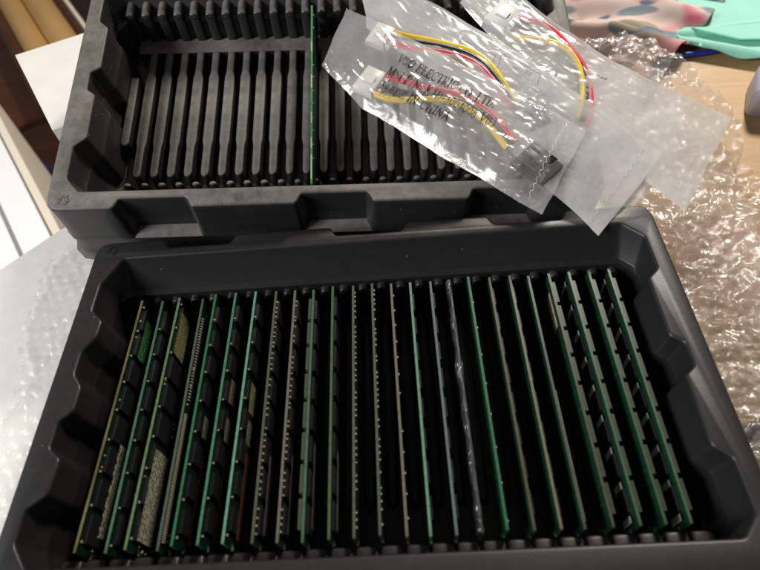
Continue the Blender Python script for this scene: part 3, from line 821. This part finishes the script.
# --- adapter cables
def rbox(name, size, mat, bev=0.8, holes=0, pins=False):
    x, y, z = size; m = MB()
    def r(zz, k): return [(-x/2+k, -y/2+k, zz), (x/2-k, -y/2+k, zz), (x/2-k, y/2-k, zz), (-x/2+k, y/2-k, zz)]
    m.rings([r(0, bev), r(bev, 0), r(z-bev, 0), r(z, bev)])
    return m.me(name, mat, 50)
def cable(label, zc, white, dark, wires):
    root = empty("adapter_cable"); root.matrix_world = BM
    tag(root, label, "cable", "power adapter cables in bags")
    if white:
        (x, y, ang, sx, sy, sz) = white
        w = empty("white_plug", (x, y, zc), (0, 0, ang), root)
        w = bpy.data.objects.get(w.name)
        link("housing", rbox("housing", (sx, sy, sz), M_white_pl), w).location = (0, 0, -sz/2*S)
        for k in (-1.5, -0.5, 0.5, 1.5):
            m = MB(); m.rings([[(sx/2-0.5 if e == 0 else sx/2+3.0, k*sy/4.4+1.6*math.cos(t), 1.6*math.sin(t)) for t in [2*math.pi*j/10 for j in range(10)]] for e in (0, 1)])
            link("wire_socket", m.me("wire_socket", M_white_pl, 50), w)
        m = MB(); m.box(-sx*0.25, sx*0.25, -sy*0.12, sy*0.12, sz/2-0.1, sz/2+1.0)
        link("latch", m.me("latch", M_white_pl), w)
    if dark:
        (x, y, ang, sx, sy, sz) = dark
        b = empty("black_plug", (x, y, zc), (0, 0, ang), root)
        link("housing", rbox("housing", (sx, sy, sz), M_blk_pl, 1.0), b).location = (0, 0, -sz/2*S)
        m = MB(); m.box(sx/2-0.2, sx/2+5, -sy*0.42, sy*0.42, -1.6, 1.6)
        link("nose", m.me("nose", M_blk_pl), b)
        for k in (-1, 0, 1):
            m = MB(); m.box(-sx*0.42, sx*0.3, k*sy*0.27-0.7, k*sy*0.27+0.7, sz/2-0.05, sz/2+0.35)
            link("grip_ridge", m.me("grip_ridge", M_blk_pl), b)
    for nm, mat, r, pts in wires:
        link(nm, tube([(p[0], p[1], zc + (p[2] if len(p) > 2 else 0)) for p in pts], r, 10, nm, mat), root)
    return root
cable("adapter cable inside the lettered bag, white plug left and black plug lower right", 24.8,
      (26.0, 54.5, math.radians(-32), 13, 19, 5.5), (116.5, -5.5, math.radians(-48), 17, 21, 3.6),
      [("yellow_wire", M_yellow, 1.85, [(28, 45.5, 0), (36, 41, .5), (44.3, 39.4, .8), (56, 39.6, 1), (68.1, 38.9, 1.2), (80.7, 34, 1), (92.3, 21.8, .8), (102.5, 4.0, 0)]),
       ("red_wire", M_red, 1.85, [(32, 58, 0), (44, 55, .5), (59.8, 47.8, 1), (70, 45, 1.2), (81.2, 40.2, 1.2), (95.3, 28.4, 1), (107.8, 8.3, 0)]),
       ("black_wire", M_black, 1.85, [(29, 50, 0), (46, 45, 1.0), (62, 43, 1.2), (80, 36.6, 1.2), (92.5, 25.5, 1.0), (105, 6, 0)])])
cable("adapter cable in the middle bag, its yellow and red wires arching above the lettering", 19.6,
      (34, 96, math.radians(-30), 13, 18, 5.0), (119, 33, math.radians(-60), 16, 18, 3.2),
      [("yellow_wire", M_yellow, 1.85, [(38, 101, 0), (49.4, 95.5, .5), (62, 91.5, .8), (74.8, 87.4, 1), (92.3, 79.4, 1), (104.3, 63.7, .8), (113.5, 38, 0)]),
       ("red_wire", M_red, 1.85, [(38, 92, 0), (54, 84, .4), (69.3, 81.5, .5), (87.5, 74.6, .6), (99.0, 62, .4), (110, 36.4, 0)]),
       ("black_wire", M_black, 1.85, [(38, 96, 0), (56, 89.5, .6), (74, 84.4, 1.0), (90.5, 76.4, 1.0), (101.8, 62, .8), (112, 37, 0)])])
cable("adapter cable in the rearmost bag at the top, white plug with pink and yellow wires", 16.6,
      (114.5, 114, math.radians(-40), 16, 21, 5.0), None,
      [("red_wire", M_red, 1.85, [(122, 114, 0), (132, 109.5, .4), (140.7, 105.5, .6), (150.6, 92.3, .8), (161, 66, .2), (160, 40, 0), (154, 24, 0)]),
       ("yellow_wire", M_yellow, 1.85, [(119, 96, 0), (127, 93.6, .4), (138.7, 91.8, .6), (151.1, 84.5, .8), (157.8, 69.0, .3), (156, 48, 0), (150, 30, 0)]),
       ("black_wire", M_black, 1.85, [(121, 108, 0), (132, 101, 0.1), (142, 97, .2), (151, 88, .2), (159, 66, .2), (158, 46, 0), (152, 27, 0)])])

# ---------------------------------------------------------------- bubble wrap
def in_poly(x, y, P):
    c = False; n = len(P)
    for i in range(n):
        x1, y1 = P[i]; x2, y2 = P[(i+1) % n]
        if (y1 > y) != (y2 > y) and x < (x2-x1)*(y-y1)/(y2-y1)+x1: c = not c
    return c
def bubble_sheet(poly, step, zbase, amp, seed, label, bub=8.5, bh=2.6, mat=None, rough=1.0):
    xs = [p[0] for p in poly]; ys = [p[1] for p in poly]
    x0, x1, y0, y1 = min(xs), max(xs), min(ys), max(ys)
    nx, ny = int((x1-x0)/step), int((y1-y0)/step); vs = []; keep = {}
    def h(x, y):
        p = Vector((x*.018, y*.018, seed)); w = noise.noise(p)*amp
        w += abs(noise.noise(Vector((x*.055, y*.05, seed+3))))*amp*0.9*rough
        w += abs(noise.noise(Vector((x*.16, y*.15, seed+6))))*amp*0.35*rough
        # domes on a distorted hexagonal grid
        xx = x+noise.noise(Vector((x*.02, y*.02, seed+9)))*9; yy = y+noise.noise(Vector((x*.02, y*.02, seed+12)))*9
        r = round(yy/(bub*.87)); cx = (round(xx/bub-0.5*(r % 2))+0.5*(r % 2))*bub; cy = r*bub*.87
        d = math.hypot(xx-cx, yy-cy)/(bub*.46)
        pop = noise.noise(Vector((cx*.3, cy*.3, seed+15)))
        if d < 1: w += bh*math.sqrt(1-d*d)*(1 if pop > -0.15 else 0.35)
        w += noise.noise(Vector((x*.5, y*.5, seed+20)))*0.55*rough
        return w
    fs = []; idx = {}
    for i in range(nx+1):
        for j in range(ny+1):
            x, y = x0+i*step, y0+j*step
            e = noise.noise(Vector((x*.03, y*.03, seed+30)))*7 + noise.noise(Vector((x*.1, y*.1, seed+31)))*3
            if in_poly(x+e, y+e*.7, poly):
                idx[(i, j)] = len(vs)
                sx = noise.noise(Vector((x*.09, y*.09, seed+40)))*2.2*rough; sy = noise.noise(Vector((x*.09, y*.09, seed+44)))*2.2*rough
                vs.append((x+sx, y+sy, zbase(x, y)+h(x, y)))
    for (i, j), a in idx.items():
        if (i+1, j) in idx and (i, j+1) in idx and (i+1, j+1) in idx:
            fs.append((a, idx[(i+1, j)], idx[(i+1, j+1)], idx[(i, j+1)]))
    o = link("bubble_wrap", mesh("bubble_wrap", vs, fs, mat or M_bubble, 180))
    return tag(o, label, "bubble wrap", "sheets of clear bubble wrap")
right_poly = [(172, -30), (172, 150), (162, 215), (160, 300), (172, 372), (204, 388), (232, 350), (262, 300), (268, 262), (262, 210), (270, 130), (262, 40), (205, 20), (180, -30)]
right_poly2 = [(172, 20), (170, 190), (166, 290), (190, 350), (214, 330), (236, 280), (238, 200), (240, 120), (222, 60), (196, 36)]
bubble_sheet(right_poly, 1.25, lambda x, y: -33 + 24*math.exp(-((y-345)/50)**2) + 3*math.exp(-((x-210)/30)**2), 7.0, 3.0,
             "large crumpled sheet of clear bubble wrap on the wooden desk right of the trays", bh=1.5, rough=1.45)
bubble_sheet(right_poly2, 1.25, lambda x, y: -21 + 24*math.exp(-((y-345)/50)**2)-0.05*abs(x-200), 6.0, 53.0,
             "smaller upper layer of clear bubble wrap lying on the larger sheet", bh=1.3, rough=1.5)
M_bubble_l = film_mat("bubble_wrap_film_left", 0.2, (0.93, 0.93, 0.91), 0.16, 0.5, 120.0, 0.5)
left_poly = [(-172, -40), (-215, 0), (-221, 60), (-212, 100), (-226, 150), (-228, 190), (-212, 214), (-180, 200), (-168, 160), (-168, 0)]
bubble_sheet(left_poly, 1.3, lambda x, y: -35.4+0.06*(x+225), 1.6, 83.0, "narrow strip of clear bubble wrap poking out along the front tray's left side", mat=M_bubble_l, bh=2.0)

# ---------------------------------------------------------------- cloth, bag and cable on the far right of the desk
def floral():
    m, nt, out = new_mat("floral_print_cotton"); L = nt.links.new
    b = N(nt, 'ShaderNodeBsdfPrincipled', Roughness=0.9); L(b.outputs[0], out.inputs[0])
    tc = N(nt, 'ShaderNodeTexCoord')
    wn = N(nt, 'ShaderNodeTexNoise', Scale=16.0, Detail=2.0); L(tc.outputs['UV'], wn.inputs['Vector'])
    ofs = N(nt, 'ShaderNodeVectorMath', _operation='MULTIPLY_ADD'); ofs.inputs[1].default_value = (0.05, 0.05, 0.05)
    L(wn.outputs[1], ofs.inputs[0]); L(tc.outputs['UV'], ofs.inputs[2])
    prev = None
    cols = [((232, 206, 196), None, None, None)]
    base = N(nt, 'ShaderNodeRGB'); base.outputs[0].default_value = lin((232, 208, 198)); prev = base.outputs[0]
    for k, (col, scale, thr, off) in enumerate([((238, 172, 176), 17.0, 0.42, 1.3), ((140, 154, 162), 21.0, 0.36, 4.7), ((172, 162, 138), 19.0, 0.30, 8.1), ((232, 112, 138), 18.0, 0.24, 1.32), ((112, 126, 142), 25.0, 0.22, 4.9)]):
        mp = N(nt, 'ShaderNodeMapping'); mp.inputs['Location'].default_value = (off, off*0.7, 0); mp.inputs['Scale'].default_value = (1.0, 1.9 if k in (1, 2, 4) else 1.0, 1); mp.inputs['Rotation'].default_value = (0, 0, 0.6*k)
        L(ofs.outputs[0], mp.inputs['Vector'])
        v = N(nt, 'ShaderNodeTexVoronoi', Scale=scale); L(mp.outputs[0], v.inputs['Vector'])
        r = N(nt, 'ShaderNodeMapRange'); r.inputs[1].default_value = thr+0.07; r.inputs[2].default_value = thr-0.02; L(v.outputs['Distance'], r.inputs[0])
        mx = N(nt, 'ShaderNodeMix', _data_type='RGBA'); L(r.outputs[0], mx.inputs[0]); L(prev, mx.inputs[6]); mx.inputs[7].default_value = lin(col); prev = mx.outputs[2]
    L(prev, b.inputs['Base Color'])
    return m
def cloth_sheet(name, poly, step, zf, mat, label, cat, thick=1.2):
    from mathutils.geometry import delaunay_2d_cdt
    P = rounded(poly, 12, 6); P2 = []
    for i in range(len(P)):
        a, b = Vector(P[i]), Vector(P[(i+1) % len(P)]); n = max(1, int((b-a).length/step))
        P2 += [a.lerp(b, k/n) for k in range(n) if k or (b-a).length > 0.05]
    P2 = [q+Vector((noise.noise(Vector((q.x*.05, q.y*.05, 1))), noise.noise(Vector((q.x*.05, q.y*.05, 8)))))*2.5 for q in P2]
    nb = len(P2); pts = list(P2); tp = [(q.x, q.y) for q in P2]
    x0, x1 = min(q[0] for q in tp), max(q[0] for q in tp); y0, y1 = min(q[1] for q in tp), max(q[1] for q in tp)
    for i in range(int((x1-x0)/step)+2):
        for j in range(int((y1-y0)/step)+2):
            x, y = x0+i*step, y0+(j+0.5*(i % 2))*step
            if in_poly(x, y, tp): pts.append(Vector((x, y)))
    ov, oe, of, *_r = delaunay_2d_cdt(pts, [(k, (k+1) % nb) for k in range(nb)], [], 1, 1e-4)
    vs = [(q.x, q.y, zf(q.x, q.y)) for q in ov]; fs = [tuple(f) for f in of]
    uv = [(x*S+z*S*0.7, y*S+z*S*0.7) for x, y, z in vs]
    me = mesh(name, vs, fs, mat, 180)
    ul = me.uv_layers.new(name="UVMap")
    for lp in me.loops: ul.data[lp.index].uv = uv[lp.vertex_index]
    o = link(name, me)
    md = o.modifiers.new("solid", 'SOLIDIFY'); md.thickness = thick*S; md.offset = -1
    return tag(o, label, cat)
def zc_floral(x, y):
    s = (x-170)*0.55+(y-420)*0.84; t = (x-170)*0.84-(y-420)*0.55
    w = 12*abs(noise.noise(Vector((s*.040, t*.009, 2))))+7*math.sin(s*.12+1.6*noise.noise(Vector((x*.012, y*.012, 5))))
    w += 3*noise.noise(Vector((x*.05, y*.05, 7)))
    return -31+w*0.9+9*math.exp(-((x-235)/45)**2-((y-440)/80)**2)
floral_poly = [(150, 335), (168, 308), (184, 293), (203, 306), (221, 324), (243, 356), (269, 381), (300, 416), (318, 438), (420, 620), (60, 620), (120, 470)]
cloth_sheet("floral_cloth", floral_poly, 2.2, zc_floral, floral(), "crumpled pale cloth printed with pink, slate and olive flowers at the top right", "cloth")
M_mint = simple("mint_green_fabric", (160, 230, 210), 0.75, var=0.03, scale=60, bump=0.2)
def zc_mint(x, y):
    f = 5*max(0, 1-abs((y+0.5*x-525))/7)
    g = 3.5*max(0, 1-abs((y-0.05*x-388))/5)
    return -33+f+g+1.6*noise.noise(Vector((x*.02, y*.03, 4)))+0.05*(y-390)
mint_poly = [(262, 392), (273, 386), (293, 374), (320, 360), (420, 345), (490, 620), (318, 620), (292, 470)]
mint = cloth_sheet("mint_pouch", mint_poly, 2.0, zc_mint, M_mint, "folded mint green fabric pouch at the top right corner beside the floral cloth", "pouch", 3.0)
# folded flap lying over the pouch's lower half
flap = [(280, 404), (303, 400), (337, 400), (430, 398), (425, 378), (350, 377), (312, 382)]
m = MB(); m.rings([lift(flap, -27.5), lift(flap, -26.2), lift(offset(flap, -1), -25.6)]); 
fl = link("folded_flap", m.me("folded_flap", M_mint, 40), mint)
bc = link("blue_cable", tube([(228, 396, -31), (240, 386, -34), (253, 380, -35), (268, 378.5, -35), (284, 379, -35), (304, 382, -35), (334, 386, -35), (380, 400, -35)], 2.3, 12, "blue_cable", simple("royal_blue_cable_jacket", (40, 62, 176), 0.4)))
tag(bc, "blue cable crossing the wooden desk from under the floral cloth", "cable")
gb = empty("grey_case", (0, 0, 0))
tag(gb, "rounded pale grey plastic case cut off by the right edge of the picture", "case")
pts = rounded([(286, 297, 6), (335, 281, 6), (375, 353, 6), (303, 334, 10)], 6, 5)
m = MB(); m.rings([lift(offset(pts, -1.5), -37.9), lift(pts, -36), lift(pts, -20), lift(offset(pts, -0.8), -17), lift(offset(pts, -3), -15.5)])
link("case_body", m.me("case_body", simple("pale_grey_abs", (168, 168, 182), 0.45), 50), gb)
pts2 = offset(pts, -5); m = MB(); m.rings([lift(pts2, -15.6), lift(pts2, -15.0)]); link("lid_panel", m.me("lid_panel", simple("lid_grey_abs", (158, 158, 172), 0.5)), gb)
# dark plug end lying among the bubble wrap at lower right
bp_ = empty("dark_plug", (186, 46, -36), (0, 0, 0.5))
tag(bp_, "small dark plug at the right edge, under the bubble wrap near the tray corner", "plug")
link("plug_body", rbox("plug_body", (12, 9, 7), M_blk_pl), bp_)
link("plug_lead", tube([(5, 0, 3.5), (16, 2, 3), (30, -4, 2.4), (60, -6, 2.4)], 1.8, 8, "plug_lead", M_black), bp_)
